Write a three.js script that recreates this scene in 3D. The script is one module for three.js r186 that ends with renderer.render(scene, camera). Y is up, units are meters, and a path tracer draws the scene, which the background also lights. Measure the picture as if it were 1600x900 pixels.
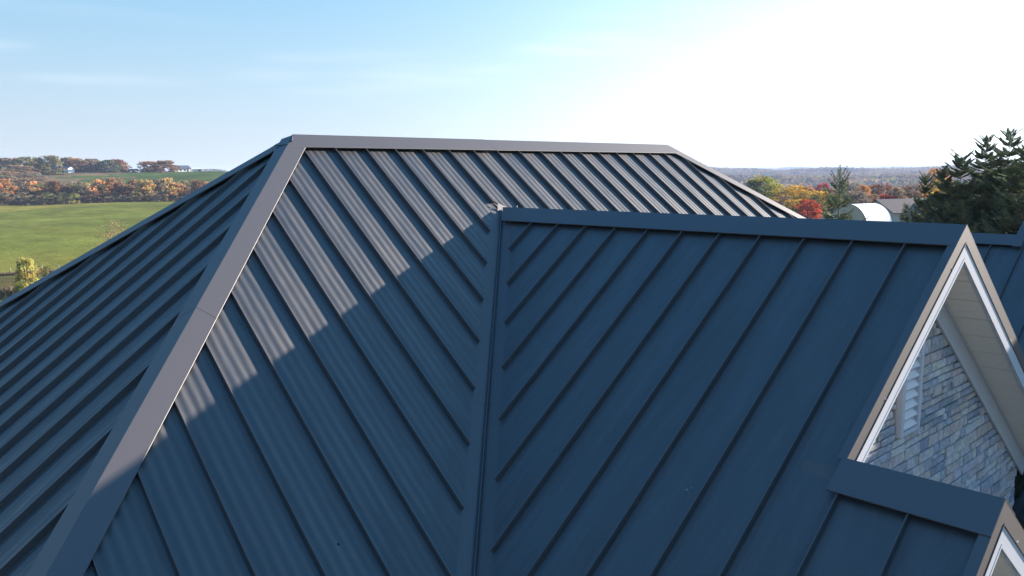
import * as THREE from 'three';
import { mergeGeometries, mergeVertices } from 'three/addons/utils/BufferGeometryUtils.js';
import { ImprovedNoise } from 'three/addons/math/ImprovedNoise.js';

// ---------------------------------------------------------------- camera, sky, sun, exposure
const H = 6.7;                                    // height of the main ridge above the yard
const scene = new THREE.Scene();
const camera = new THREE.PerspectiveCamera(38.80, 16 / 9, 0.1, 30000);
camera.position.set(-4.4814, H - 0.4252, 8.3859);
camera.rotation.order = 'YXZ';
camera.rotation.set(THREE.MathUtils.degToRad(-8.0599), THREE.MathUtils.degToRad(-42.7709), THREE.MathUtils.degToRad(-0.498));
camera.updateMatrixWorld();
const renderer = new THREE.WebGLRenderer({ antialias: true });
renderer.setSize(1024, 576);
renderer.toneMapping = THREE.LinearToneMapping;
const EXPO = 3.7;
renderer.toneMappingExposure = EXPO;
renderer.shadowMap.enabled = true;

const SUN = new THREE.Vector3(1, 0.288, 0.19).normalize();
const noise = new ImprovedNoise();
{
  const W = 1024, Hh = 512, data = new Float32Array(W * Hh * 4), d = new THREE.Vector3();
  const sm = (a, b, x) => { const t = Math.min(1, Math.max(0, (x - a) / (b - a))); return t * t * (3 - 2 * t); };
  const hor = [0.66, 0.73, 0.79], mid = [0.32, 0.70, 0.95], zen = [0.040, 0.29, 0.75];
  for (let j = 0; j < Hh; j++) for (let i = 0; i < W; i++) {
    const el = ((j + 0.5) / Hh - 0.5) * Math.PI, az = ((i + 0.5) / W - 0.5) * 2 * Math.PI;
    d.set(Math.cos(el) * Math.cos(az), Math.sin(el), Math.cos(el) * Math.sin(az));
    const e = Math.max(0, el) * 180 / Math.PI, g = Math.acos(Math.min(1, d.dot(SUN))) * 180 / Math.PI;
    const a = Math.exp(-Math.pow(e / 8.5, 1.35)), b = Math.exp(-Math.pow(e / 23, 1.4)) * (1 - a), c = 1 - a - b;
    // aureole of the low sun, wider along the horizon where the air is thickest
    const da = Math.abs(((Math.atan2(d.z, d.x) - Math.atan2(SUN.z, SUN.x)) * 180 / Math.PI + 540) % 360 - 180);
    const glow = 1.9 * Math.exp(-g / 10) + 0.95 * Math.exp(-Math.pow(da / 50, 4)) * Math.exp(-Math.pow(e / 16, 2)) + 0.30 * Math.exp(-Math.pow(da / 72, 3)) * Math.exp(-e / 14);
    const gc = [1.0, 1.0, 0.97], o = (j * W + i) * 4;
    // thin cirrus
    const px = d.x / (Math.abs(d.y) + 0.08), pz = d.z / (Math.abs(d.y) + 0.08);
    const w = noise.noise(px * 0.55 + pz * 0.35, pz * 1.9 - px * 1.1, 3.3) + 0.5 * noise.noise(px * 1.7, pz * 4.4 - px * 2.5, 7.1);
    const ci = 0.42 * sm(0.10, 0.80, w) * sm(0.05, 0.14, d.y);
    for (let k = 0; k < 3; k++) {
      let v = hor[k] * a + mid[k] * b + zen[k] * c + glow * gc[k] + 0.34 * Math.exp(-Math.pow(g / 48, 2)) * [0.22, 0.72, 1][k];
      v += ci * (0.9 - Math.min(0.9, v) * 0.6);
      data[o + k] = (el < -0.02 ? 0.25 * hor[k] : v) / EXPO;
    }
    data[o + 3] = 1;
  }
  const sky = new THREE.DataTexture(data, W, Hh, THREE.RGBAFormat, THREE.FloatType);
  sky.mapping = THREE.EquirectangularReflectionMapping; sky.magFilter = THREE.LinearFilter; sky.needsUpdate = true;
  scene.background = sky; scene.environment = sky;
}
const sun = new THREE.DirectionalLight(new THREE.Color().setRGB(1, 0.86, 0.75), 5);
sun.position.copy(SUN).multiplyScalar(120); sun.castShadow = true;
sun.shadow.mapSize.set(4096, 4096);
Object.assign(sun.shadow.camera, { left: -70, right: 70, top: 70, bottom: -70, near: 1, far: 400 });
scene.add(sun); scene.add(sun.target);
scene.fog = new THREE.FogExp2(new THREE.Color().setRGB(0.55, 0.70, 1.0), 0.00015);

// ---------------------------------------------------------------- helpers
function rng(seed) { let a = (seed * 2654435761) >>> 0; return () => { a = (a + 0x6D2B79F5) >>> 0; let t = Math.imul(a ^ (a >>> 15), 1 | a); t = (t + Math.imul(t ^ (t >>> 7), 61 | t)) ^ t; return ((t ^ (t >>> 14)) >>> 0) / 4294967296; }; }
const V = (x, y, z) => new THREE.Vector3(x, y, z);
const used = new Map();
function numbered(n) { const k = used.get(n) || 0; used.set(n, k + 1); return k ? n + '_' + String(k).padStart(3, '0') : n; }
function tag(o, label, category, group) { o.userData.label = label; if (category) o.userData.category = category; if (group) o.userData.group = group; return o; }
function shadows(m) { m.castShadow = true; m.receiveShadow = true; return m; }
function mesh(name, geo, mat, parent) {
  const m = shadows(new THREE.Mesh(geo, mat)); m.name = parent === scene ? numbered(name) : name; parent.add(m); return m;
}
function thing(name, label, category, group) { const o = new THREE.Group(); o.name = numbered(name); scene.add(o); return tag(o, label, category, group); }
class MB {                                        // collects faces into one geometry
  constructor() { this.p = []; this.uv = []; }
  tri(a, b, c) { for (const v of [a, b, c]) { this.p.push(v.x, v.y, v.z); } return this; }
  quad(a, b, c, d) { return this.tri(a, b, c).tri(a, c, d); }
  prism(A, B) {                                   // two matching outlines joined by sides and closed by ends
    const n = A.length;
    for (let i = 0; i < n; i++) { const j = (i + 1) % n; this.quad(A[i], A[j], B[j], B[i]); }
    const e1 = A[1].clone().sub(A[0]).normalize(); let nn = V(0, 0, 0);
    for (let i = 0; i < n; i++) nn.add(A[i].clone().sub(A[0]).cross(A[(i + 1) % n].clone().sub(A[0])));
    nn.normalize(); const e2 = nn.clone().cross(e1);
    const tr = n < 5 ? null : THREE.ShapeUtils.triangulateShape(A.map(p => new THREE.Vector2(p.clone().sub(A[0]).dot(e1), p.clone().sub(A[0]).dot(e2))), []);
    if (tr) for (const [a, b, c] of tr) { this.tri(A[a], A[c], A[b]); this.tri(B[a], B[b], B[c]); }
    else for (let i = 1; i < n - 1; i++) { this.tri(A[0], A[i + 1], A[i]); this.tri(B[0], B[i], B[i + 1]); }
    return this;
  }
  box(x0, x1, y0, y1, z0, z1) {
    const q = z => [V(x0, y0, z), V(x1, y0, z), V(x1, y1, z), V(x0, y1, z)];
    return this.prism(q(z0), q(z1));
  }
  tube(a, b, ra, rb, n = 5) {
    const d = b.clone().sub(a).normalize(), u = V(0, 1, 0).cross(d); if (u.lengthSq() < 1e-4) u.set(1, 0, 0); u.normalize(); const w = d.clone().cross(u);
    const ring = (c, r) => Array.from({ length: n }, (_, i) => c.clone().addScaledVector(u, r * Math.cos(i / n * 6.2832)).addScaledVector(w, r * Math.sin(i / n * 6.2832)));
    return this.prism(ring(a, ra), ring(b, rb));
  }
  geo(smooth) {
    let g = new THREE.BufferGeometry(); g.setAttribute('position', new THREE.Float32BufferAttribute(this.p, 3));
    const uv = []; for (let i = 0; i < this.p.length; i += 3) uv.push(this.p[i] + this.p[i + 1] * 0.37, this.p[i + 2] + this.p[i + 1] * 0.71);
    g.setAttribute('uv', new THREE.Float32BufferAttribute(uv, 2));
    if (smooth) g = mergeVertices(g, 1e-5);
    g.computeVertexNormals(); return g;
  }
}
function dataTex(n, fn, srgb) {
  const d = new Uint8Array(n * n * 4);
  for (let j = 0; j < n; j++) for (let i = 0; i < n; i++) { const c = fn(i / n, j / n), o = (j * n + i) * 4; d[o] = c[0]; d[o + 1] = c[1]; d[o + 2] = c[2]; d[o + 3] = 255; }
  const t = new THREE.DataTexture(d, n, n); t.wrapS = t.wrapT = THREE.RepeatWrapping; t.magFilter = THREE.LinearFilter; t.minFilter = THREE.LinearMipmapLinearFilter; t.generateMipmaps = true;
  if (srgb) t.colorSpace = THREE.SRGBColorSpace; t.needsUpdate = true; return t;
}
// tileable noise on the unit square
function tn(u, v, f, z) { const a = u * 6.28318, b = v * 6.28318, r = f / 6.28318; return noise.noise(Math.cos(a) * r + z, Math.sin(a) * r + Math.cos(b) * r, Math.sin(b) * r + z * 1.7); }
const rgb = (r, g, b) => new THREE.Color().setRGB(r, g, b);

// ---------------------------------------------------------------- materials
const roughTex = dataTex(256, (u, v) => { const k = 132 + 26 * tn(u, v, 9, 1) + 22 * tn(u, v, 30, 5) + 14 * tn(u, v, 80, 9); return [k, k, k]; });
const paintTex = dataTex(256, (u, v) => { const k = 222 + 22 * tn(u, v, 7, 2) + 14 * tn(u, v, 26, 6) + 12 * tn(u, v, 90, 3); return [k, k, k]; }, true);
const metal = new THREE.MeshPhysicalMaterial({ color: rgb(0.043, 0.044, 0.047), ior: 1.86, roughness: 0.98, roughnessMap: roughTex, map: paintTex, metalness: 0, side: THREE.DoubleSide });
const metalTrim = metal.clone(); metalTrim.map = null; metalTrim.roughnessMap = null; metalTrim.roughness = 0.55;  metalTrim.color = rgb(0.050, 0.045, 0.048);
const cutEdge = new THREE.MeshStandardMaterial({ color: rgb(0.42, 0.43, 0.45), roughness: 0.4, metalness: 0.3 });
const deckMat = new THREE.MeshStandardMaterial({ color: rgb(0.05, 0.05, 0.055), roughness: 0.9 });
const white = new THREE.MeshPhysicalMaterial({ color: rgb(0.50, 0.53, 0.58), roughness: 0.4 });
const whiteDull = new THREE.MeshStandardMaterial({ color: rgb(0.62, 0.62, 0.62), roughness: 0.6 });
const soffitMat = new THREE.MeshStandardMaterial({ color: rgb(0.82, 0.78, 0.71), roughness: 0.6 });
const mortar = new THREE.MeshStandardMaterial({ color: rgb(0.33, 0.33, 0.34), roughness: 1 });
const siding = new THREE.MeshStandardMaterial({ color: rgb(0.55, 0.53, 0.49), roughness: 0.8 });
const screwMat = new THREE.MeshStandardMaterial({ color: rgb(0.7, 0.7, 0.7), roughness: 0.3, metalness: 0.8 });

// ================================================================ THE HOUSE
const house = thing('house', 'house with dark standing seam metal roofs, stone gable and white fascia in the foreground', 'house');
house.position.set(0, H, 0);
const S = 0.4064, SH = 0.04;
const TF = 0.75;                                  // 9 in 12 pitch everywhere
const XB = 2.08512, YB = -0.84407, ZG = 6.2345, LEN = 6.8409, ZV = -YB / TF;   // cross gable ridge, its end, main ridge length
const XC = 0.286, KC = (XB - XC) / 0.8, ZC = 7.106;                            // the small gable in front
class Plane {                                     // s runs along the eave, t down the slope, n out of it
  constructor(o, s, t) { this.o = o; this.s = s; this.t = t; this.n = s.clone().cross(t).normalize(); if (this.n.y < 0) this.n.negate(); }
  at(s, t, n = 0) { return this.o.clone().addScaledVector(this.s, s).addScaledVector(this.t, t).addScaledVector(this.n, n); }
}
const pF = new Plane(V(0, 0, 0), V(1, 0, 0), V(0, -0.6, 0.8));
const pL = new Plane(V(0, 0, 0), V(0, 0, 1), V(-0.8, -0.6, 0));
const pB = new Plane(V(XB, YB, 0), V(0, 0, 1), V(-0.8, -0.6, 0));
const XD = 8.852, YD = -1.388, pD = new Plane(V(XD, YD, 0), V(0, 0, 1), V(-0.8, -0.6, 0));
const pBr = new Plane(V(XB, YB, 0), V(0, 0, 1), V(0.8, -0.6, 0));
function pan(pl, s0, s1, t0, t1, seed) {
  const ra = pl === pF ? 0.0022 : pl === pL ? 0.0022 : 0.0006;
  const NS = 37, NT = 6, pos = [], uv = [], idx = [], r = rng(seed + 11), ph = r() * 6, am = 0.0011 * (0.7 + 0.6 * r());
  for (let i = 0; i <= NS; i++) {
    const f = i / NS, s = s0 + (s1 - s0) * f, ss = THREE.MathUtils.clamp(s, s0 + 1e-4, s1 - 1e-4);
    const a = t0(ss), b = Math.max(a, t1(ss));
    const win = Math.min(1, Math.min(f, 1 - f) * 14), rib = ra * Math.cos(f * 5 * 6.28318) * win;
    for (let k = 0; k <= NT + 1; k++) {
      const t = a + (b - a) * Math.min(1, k / NT);
      const oil = am * Math.sin(t * 2.1 + ph + 2 * f) * Math.sin(f * 3.14159) * 0.8;
      const p = pl.at(s, t, -SH + rib + oil - (k > NT ? 0.008 : 0));
      pos.push(p.x, p.y, p.z); uv.push(s * 1.1 + seed * 0.37, t * 0.16 + seed * 0.21);
    }
  }
  const R = NT + 2;
  for (let i = 0; i < NS; i++) for (let k = 0; k <= NT; k++) { const q = i * R + k; idx.push(q, q + 1, q + R, q + 1, q + R + 1, q + R); }
  const g = new THREE.BufferGeometry(); g.setAttribute('position', new THREE.Float32BufferAttribute(pos, 3)); g.setAttribute('uv', new THREE.Float32BufferAttribute(uv, 2));
  g.setIndex(idx); g.computeVertexNormals();
  if (g.attributes.normal.getY(R * 10) < 0) { const n = g.attributes.normal.array; for (let i = 0; i < n.length; i++) n[i] *= -1; for (let i = 0; i < idx.length; i += 3) { const q = idx[i]; idx[i] = idx[i + 1]; idx[i + 1] = q; } g.setIndex(idx); }
  return g;
}
function seam(pl, s, a, b) {
  const pr = t => [[-0.0016, -0.043], [-0.0016, -0.013], [-0.0044, -0.0135], [-0.0044, -0.002], [-0.0030, 0], [0.0030, 0], [0.0044, -0.002], [0.0044, -0.0135], [0.0016, -0.013], [0.0016, -0.043]].map(([x, n]) => pl.at(s + x, t, n));
  return new MB().prism(pr(a), pr(b)).geo();
}
function slope(pl, outline, label) {              // the deck under the panels is the part, the panels its pieces
  const A = outline.map(([s, t]) => pl.at(s, t, -0.052)), B = outline.map(([s, t]) => pl.at(s, t, -0.20));
  const m = mesh('roof_slope', new MB().prism(A, B).geo(), deckMat, house); if (label) m.userData.label = label; return m;
}
let pk = 0;
function sheet(deck, pl, phase, sMin, sMax, t0, t1, seamT0 = t0) {
  const i0 = Math.floor((sMin - phase) / S), i1 = Math.ceil((sMax - phase) / S);
  for (let i = i0; i < i1; i++) {
    const a = Math.max(sMin, phase + i * S), b = Math.min(sMax, phase + (i + 1) * S);
    if (b - a < 0.01) continue;
    let any = false; for (let k = 0; k <= 20; k++) { const s = a + (b - a) * (k + 0.5) / 21; if (t1(s) - t0(s) > 0.03) any = true; }
    if (any) mesh('roof_panel', pan(pl, a, b, t0, t1, ++pk), metal, deck);
    const s = phase + i * S;
    if (i > i0 || a === phase + i * S) if (t1(s) - seamT0(s) > 0.06) mesh('standing_seam', seam(pl, s, seamT0(s), t1(s)), metalTrim, deck);
  }
}
const EF = 5.9, EL = 6.2;                         // slope lengths to the eaves
const VO = 0.15;                                  // panels stop this far from the valley
// front slope of the hip roof, left of and right of the cross gable
const dF = slope(pF, [[0, 0], [LEN, 0], [LEN + 0.8 * EF, EF], [XB + 0.8 * EF - ZV, EF], [XB, ZV / 0.8], [XB - 0.8 * EF + ZV, EF], [-0.8 * EF, EF]], 'sunlit front roof slope of the hip roof');
const f0 = s => 0.012 + (s < 0 ? -s / 0.8 : s > LEN ? (s - LEN) / 0.8 : 0);
const f1 = s => Math.min(EF, (ZV + Math.abs(s - XB) - VO) / 0.8);
sheet(dF, pF, 0.0087, -0.8 * EF, LEN + 0.8 * EF, f0, f1);
// left hip slope
const dL = slope(pL, [[0, 0], [0.8 * EL, EL], [-0.8 * EL, EL]], 'shaded left hip slope of the main roof');
sheet(dL, pL, 0.1452, -0.8 * EL, 0.8 * EL, s => 0.012 + Math.abs(s) / 0.8, () => EL);
// right and rear hip slopes, turned away from the view
slope(new Plane(V(LEN, 0, 0), V(0, 0, 1), V(0.8, -0.6, 0)), [[0, 0], [0.8 * EF, EF], [-0.8 * EF, EF]]).material = metal;
slope(new Plane(V(0, 0, 0), V(1, 0, 0), V(0, -0.6, -0.8)), [[0, 0], [LEN, 0], [LEN + 0.8 * EF, EF], [-0.8 * EF, EF]]).material = metal;
// cross gable, left slope, and the small gable slope that carries on in the same plane
const EB = 5.0;
const dB = slope(pB, [[ZV, 0], [ZG, 0], [ZG, EB], [ZV + 0.8 * EB, EB]], 'left roof slope of the cross gable');
sheet(dB, pB, 1.8089, ZV + 0.1, ZG - 0.02, () => 0.012, s => Math.min(EB, (s - ZV - VO) / 0.8));
const dC = slope(pB, [[ZG, KC], [ZC, KC], [ZC, EB], [ZG, EB]], 'left roof slope of the small lower gable');
sheet(dC, pB, 1.8089, ZG - 0.0199, ZC - 0.02, () => KC + 0.02, () => EB);
slope(pBr, [[ZV, 0], [ZG, 0], [ZG, 4.2], [ZV + 0.8 * 4.2, 4.2]]).material = metal;
slope(new Plane(V(XC, YB - (XB - XC) * TF, 0), V(0, 0, 1), V(0.8, -0.6, 0)), [[ZG - 0.25, 0], [ZC, 0], [ZC, 2.2], [ZG - 0.25, 2.2]]).material = metal;
// wing behind on the right: low ridge, then a taller part whose slope continues upward
const zW = 4.705;
const dD = slope(pD, [[1.2, 0], [zW, 0], [zW, -2.9], [9, -2.9], [9, 4.6], [1.2, 4.6]], 'left roof slope of the wing behind the gable');
sheet(dD, pD, 4.4169, 1.2, 9, s => s < zW ? 0.012 : -2.89, () => 4.6, s => s < zW - 0.01 ? 0.012 : -2.89);

// ---- caps, folded sheet with a hem on either side
function capPiece(name, P0, P1, dirA, nA, dirB, nB, w, lift, mA0, mA1, mB0, mB1, label) {
  // m*: how far the lower edge runs on (+, away from the piece's middle) at its two ends, per side
  const ax = P1.clone().sub(P0).normalize(), up = nA.clone().add(nB).normalize(), li = lift / up.dot(nA);
  const pts = (P, e0, e1, sg) => {
    const A = (d, n) => P.clone().addScaledVector(dirA, d).addScaledVector(nA, n).addScaledVector(ax, sg * e0 * d / w);
    const B = (d, n) => P.clone().addScaledVector(dirB, d).addScaledVector(nB, n).addScaledVector(ax, sg * e1 * d / w);
    const T = k => P.clone().addScaledVector(up, k);
    return [A(w, lift - 0.012), A(w, lift - 0.002), A(w - 0.002, lift), T(li), B(w - 0.002, lift), B(w, lift - 0.002), B(w, lift - 0.012), B(w - 0.003, lift - 0.012), B(w - 0.003, lift - 0.0035), T(li - 0.0045), A(w - 0.003, lift - 0.0035), A(w - 0.003, lift - 0.012)];
  };
  const A = pts(P0, mA0, mB0, -1), B = pts(P1, mA1, mB1, 1), m = new MB(), n = A.length;
  for (let i = 0; i < n; i++) { const j = (i + 1) % n; m.quad(A[i], A[j], B[j], B[i]); }
  for (const E of [A, B]) { m.quad(E[2], E[3], E[9], E[10]); m.quad(E[3], E[4], E[8], E[9]); m.quad(E[0], E[2], E[10], E[11]); m.quad(E[4], E[6], E[7], E[8]); }
  const o = mesh(name, m.geo(), metalTrim, house); if (label) o.userData.label = label; return o;
}
const CW = 0.232;
const dirF = V(0, -0.6, 0.8), nF = V(0, 0.8, 0.6), dirN = V(0, -0.6, -0.8), nN = V(0, 0.8, -0.6), dirL = V(-0.8, -0.6, 0), nL = V(-0.6, 0.8, 0), dirR = V(0.8, -0.6, 0), nR = V(0.6, 0.8, 0);
capPiece('ridge_cap', V(0, 0, 0), V(2.794, 0, 0), dirF, nF, dirN, nN, CW, 0.009, 0.8 * CW, 0.05, 0.8 * CW, 0.05);
capPiece('ridge_cap', V(2.803, 0, 0), V(LEN, 0, 0), dirF, nF, dirN, nN, CW, 0.006, -0.05, 0.8 * CW, -0.05, 0.8 * CW);
// left end flap of the ridge cap, folded over the hip caps
{ const w = CW * 0.82; mesh('ridge_cap', new MB().prism([V(0.002, 0, 0).addScaledVector(nL, 0.010), pL.at(0.8 * w, w, 0.010), pL.at(-0.8 * w, w, 0.010)], [V(0.002, 0, 0).addScaledVector(nL, 0.007), pL.at(0.8 * w, w, 0.007), pL.at(-0.8 * w, w, 0.007)]).geo(), metalTrim, house); }
function hip(P, dx, dz, dirA, nA, dirB, nB, len, cuts, label) {
  const d = V(dx, -0.75, dz).normalize(), inA = dirA.clone().addScaledVector(d, -dirA.dot(d)).normalize(), inB = dirB.clone().addScaledVector(d, -dirB.dot(d)).normalize();
  let a = 0;
  cuts.concat([len]).forEach((b, i) => { capPiece('hip_cap', P.clone().addScaledVector(d, a + (i ? 0.0015 : 0)), P.clone().addScaledVector(d, b), inA, nA, inB, nB, 0.165, 0.0045 + 0.0012 * (i % 2), 0, 0, 0, 0, label); a = b; });
}
const hx = Math.sqrt(2 + 0.5625);
// perpendicular to the hip, away from it: on F that points to +x, on L to -z
{
  const d = V(-1, -0.75, 1).normalize();
  const inF = V(1, 0, 0).addScaledVector(d, -d.x).normalize(), inL = V(0, 0, -1).addScaledVector(d, d.z).normalize();
  let a = 0; [0.27, 3.14, 6.19, 6.9].forEach((b, i) => { capPiece('hip_cap', d.clone().multiplyScalar(a + (i ? 0.002 : 0)), d.clone().multiplyScalar(b), inF, nF, inL, nL, 0.178, 0.0045 + 0.0012 * (i % 2), 0.06, 0.05, 0.06, 0.05, 'front left hip cap, lit on its right face'); a = b; });
}
{
  const d = V(-1, -0.75, -1).normalize(), inN = V(1, 0, 0).addScaledVector(d, -d.x).normalize(), inL = V(0, 0, 1).addScaledVector(d, -d.z).normalize();
  let a = 0; [0.25, 3.3, 6.9].forEach((b, i) => { capPiece('hip_cap', d.clone().multiplyScalar(a + (i ? 0.002 : 0)), d.clone().multiplyScalar(b), inN, nN, inL, nL, 0.178, 0.0045 + 0.0012 * (i % 2), 0, 0, 0, 0, 'rear left hip cap along the far edge of the shaded slope'); a = b; });
}
{
  const d = V(1, -0.75, 1).normalize(), inF = V(-1, 0, 0).addScaledVector(d, d.x).normalize(), inR = V(0, 0, -1).addScaledVector(d, d.z).normalize(), P = V(LEN, 0, 0);
  let a = 0; [3.0, 6.4].forEach((b, i) => { capPiece('hip_cap', P.clone().addScaledVector(d, a + (i ? 0.002 : 0)), P.clone().addScaledVector(d, b), inF, nF, inR, nR, 0.178, 0.0045 + 0.0012 * (i % 2), 0, 0, 0, 0, 'pale sunlit hip cap at the right end of the main roof'); a = b; });
}
// cross gable ridge: starts in the corner against the front slope
capPiece('ridge_cap', V(XB, YB, ZV + 0.012), V(XB, YB, ZG + 0.004), dirL, nL, dirR, nR, CW, 0.007, -0.8 * CW, 0, -0.8 * CW, 0, 'ridge cap of the cross gable');
const YC = YB - (XB - XC) * TF;
capPiece('ridge_cap', V(XC, YC, ZG - 0.022), V(XC, YC, ZC + 0.004), dirL, nL, dirR, nR, 0.242, 0.012, 0, 0, 0, 0, 'broad ridge cap of the small lower gable');
capPiece('ridge_cap', V(XD, YD, 1.2), V(XD, YD, zW + 0.01), dirL, nL, dirR, nR, 0.226, 0.007, 0, 0, 0, 0, 'ridge cap of the wing behind the gable');
// upper edge trim of the wing's taller part
mesh('rake_trim', new MB().prism([pD.at(zW - 0.012, 0.25, 0.012), pD.at(zW + 0.11, 0.25, 0.012), pD.at(zW + 0.11, 0.25, -0.16), pD.at(zW - 0.012, 0.25, -0.16)], [pD.at(zW - 0.012, -2.9, 0.012), pD.at(zW + 0.11, -2.9, 0.012), pD.at(zW + 0.11, -2.9, -0.16), pD.at(zW - 0.012, -2.9, -0.16)]).geo(), metalTrim, house);
// bent up flashing tip where the cross gable ridge dies into the front slope
{ const q = n => [pF.at(XB - 0.06, 1.415, -0.036 + n), pF.at(XB - 0.015, 1.33, 0.012 + n), pF.at(XB + 0.13, 1.40, -0.02 + n), pF.at(XB + 0.02, 1.43, -0.03 + n)]; mesh('ridge_flashing', new MB().prism(q(0), q(-0.003)).geo(), metalTrim, house); }
{ const q = n => [pF.at(XB - 0.01, 1.25, -0.043 + n), pF.at(XB + 0.14, 1.40, -0.043 + n), pF.at(XB + 0.9, 2.33, -0.043 + n), pF.at(XB + 0.7, 2.33, -0.043 + n), pF.at(XB + 0.01, 1.45, -0.043 + n)]; mesh('valley_flashing', new MB().prism(q(0), q(-0.003)).geo(), metalTrim, house); }

// ---- W valley: two flat wings and a folded rib between them
{
  const k1 = 4.2, base = k => V(XB - k, YB - 0.75 * k, ZV + k), d = V(-1, -0.75, 1).normalize();
  const inF = V(-1, 0, 0).addScaledVector(d, d.x).normalize(), inB = V(0, 0, 1).addScaledVector(d, -d.z).normalize(), up = nF.clone().add(nL).normalize();
  [[0.0, 0.36], [0.361, 2.06], [2.061, k1]].forEach(([ka, kb], i) => {
    const low = -0.0455 + 0.0008 * (i % 2);
    const pr = k => { const P = base(k).addScaledVector(up, low / up.dot(nF)); const A = w => P.clone().addScaledVector(inF, w), B = w => P.clone().addScaledVector(inB, w);
      return [A(0.20), A(0.014), P.clone().addScaledVector(up, 0.030).addScaledVector(inF, 0.0035), P.clone().addScaledVector(up, 0.030).addScaledVector(inB, 0.0035), B(0.014), B(0.20), B(0.20).addScaledVector(nL, -0.004), P.clone().addScaledVector(up, -0.006), A(0.20).addScaledVector(nF, -0.004)]; };
    const A = pr(ka), B = pr(kb), m = new MB(), n = A.length;
    for (let q = 0; q < n; q++) { const j = (q + 1) % n; m.quad(A[q], A[j], B[j], B[q]); }
    for (const E of [A, B]) { m.quad(E[0], E[1], E[7], E[8]); m.tri(E[1], E[2], E[7]); m.tri(E[2], E[3], E[7]); m.tri(E[3], E[4], E[7]); m.quad(E[4], E[5], E[6], E[7]); }
    mesh('valley_flashing', m.geo(), metalTrim, house);
  });
}
// small marks on the sheet metal
{
  const blob = (pl, s, t, r, mat, name) => { const g = new THREE.SphereGeometry(r, 8, 5); g.scale(1, 0.25, 1); const m = mesh(name, g, mat, house); m.position.copy(pl.at(s, t, -SH + 0.001)); m.quaternion.setFromUnitVectors(V(0, 1, 0), pl.n); return m; };
  const drop = new THREE.MeshStandardMaterial({ color: rgb(0.20, 0.22, 0.25), roughness: 0.9 }), dirt = new THREE.MeshStandardMaterial({ color: rgb(0.02, 0.02, 0.02), roughness: 1 });
  const tB = (XB + 0.122) / 0.8;
  for (const [ds, dt, r] of [[0, 0, 0.010], [0.018, -0.024, 0.006], [0.024, 0.014, 0.005], [-0.022, 0.008, 0.004]]) blob(pB, 5.348 + ds, tB + dt, r, drop, 'bird_dropping');
  blob(pF, -1.823, 3.802 / 0.8, 0.0085, dirt, 'dirt_speck'); blob(pF, -1.446, 4.018 / 0.8, 0.005, dirt, 'dirt_speck'); blob(pF, -0.9, 3.2 / 0.8, 0.004, dirt, 'dirt_speck');
}

// ---- gable ends: rake trim, fascia, soffit boards, frieze
function rakeBar(ax, ay, side, a0, a1, p0, p1, z0, z1, mitre = true) {
  const P = (a, p, z) => V(ax + side * (0.8 * a - 0.6 * p), ay - 0.6 * a - 0.8 * p, z), st = p => mitre ? 0.75 * p : a0;
  const A = [P(a0 + (mitre ? st(p0) : 0), p0, z0), P(a0 + (mitre ? st(p0) : 0), p0, z1), P(a0 + (mitre ? st(p1) : 0), p1, z1), P(a0 + (mitre ? st(p1) : 0), p1, z0)];
  const B = [P(a1, p0, z0), P(a1, p0, z1), P(a1, p1, z1), P(a1, p1, z0)];
  return new MB().prism(A, B);
}
function gableEdge(ax, ay, zg, lenL, lenR, zw, boards, skipL = 0) {
  for (const [side, len] of [[-1, lenL], [1, lenR]]) {
    const bar = (name, p0, p1, z0, z1, mat, a0 = 0) => mesh(name, rakeBar(ax, ay, side, a0, len, p0, p1, z0, z1).geo(), mat, house);
    const f = new MB(); f.p.push(...rakeBar(ax, ay, side, 0, len, -0.004, 0.001, zg - 0.055, zg + 0.004).p, ...rakeBar(ax, ay, side, 0, len, 0.0013, 0.104, zg - 0.002, zg + 0.0037).p,
      ...rakeBar(ax, ay, side, 0, len, 0.099, 0.1065, zg + 0.004, zg + 0.009).p);
    mesh('rake_trim', f.geo(), metalTrim, house);
    bar('fascia', 0.108, 0.197, zg - 0.045, zg + 0.002, white);
    bar('fascia_bead', 0.192, 0.212, zg - 0.0075, zg + 0.0045, white);
    const sof = bar('soffit', 0.186, 0.197, zw + 0.001, zg - 0.046, deckMat);
    for (let a = 0.16, n = 0; a < len - 0.05; a += 0.305, n++) {
      const b = Math.min(len, a + 0.284);
      const mb = new MB(); for (let q = 0; q < 3; q++) { const u = a + (b - a) * q / 3, w = a + (b - a) * (q + 1) / 3 - (q < 2 ? 0.004 : 0); mb.p.push(...rakeBar(ax, ay, side, u, w, 0.198, 0.211 + 0.004 * (q === 2), zw + 0.003, zg - 0.0082, false).p); }
      if (boards) mesh('soffit_board', mb.geo(), soffitMat, sof);
    }
    bar('soffit_channel', 0.2155, 0.221, zg - 0.022, zg - 0.0085, white);
    bar('frieze_board', 0.2135, 0.395, zw + 0.012, zw + 0.034, white);
    bar('frieze_bead', 0.2135, 0.235, zw + 0.035, zw + 0.05, white);
    const sc = new MB(); const sr = rng(side + 5 + Math.round(ax * 10));
    for (let a = 0.35; a < len; a += 1.22) { const aa = a + sr() * 0.1, p = 0.088; const c = V(ax + side * (0.8 * aa - 0.6 * p), ay - 0.6 * aa - 0.8 * p, zg + 0.0037); sc.tube(c, c.clone().add(V(0, 0, 0.005)), 0.0045, 0.003, 6); }
    const s = mesh('trim_screws', sc.geo(), screwMat, house); s.userData.kind = 'stuff';
  }
}
const ZW = 5.90;
gableEdge(XB, YB, ZG, KC, 4.2, ZW, true);
gableEdge(XC, YC, ZC, 2.75, 2.2, ZC - 0.3, true);
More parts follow.
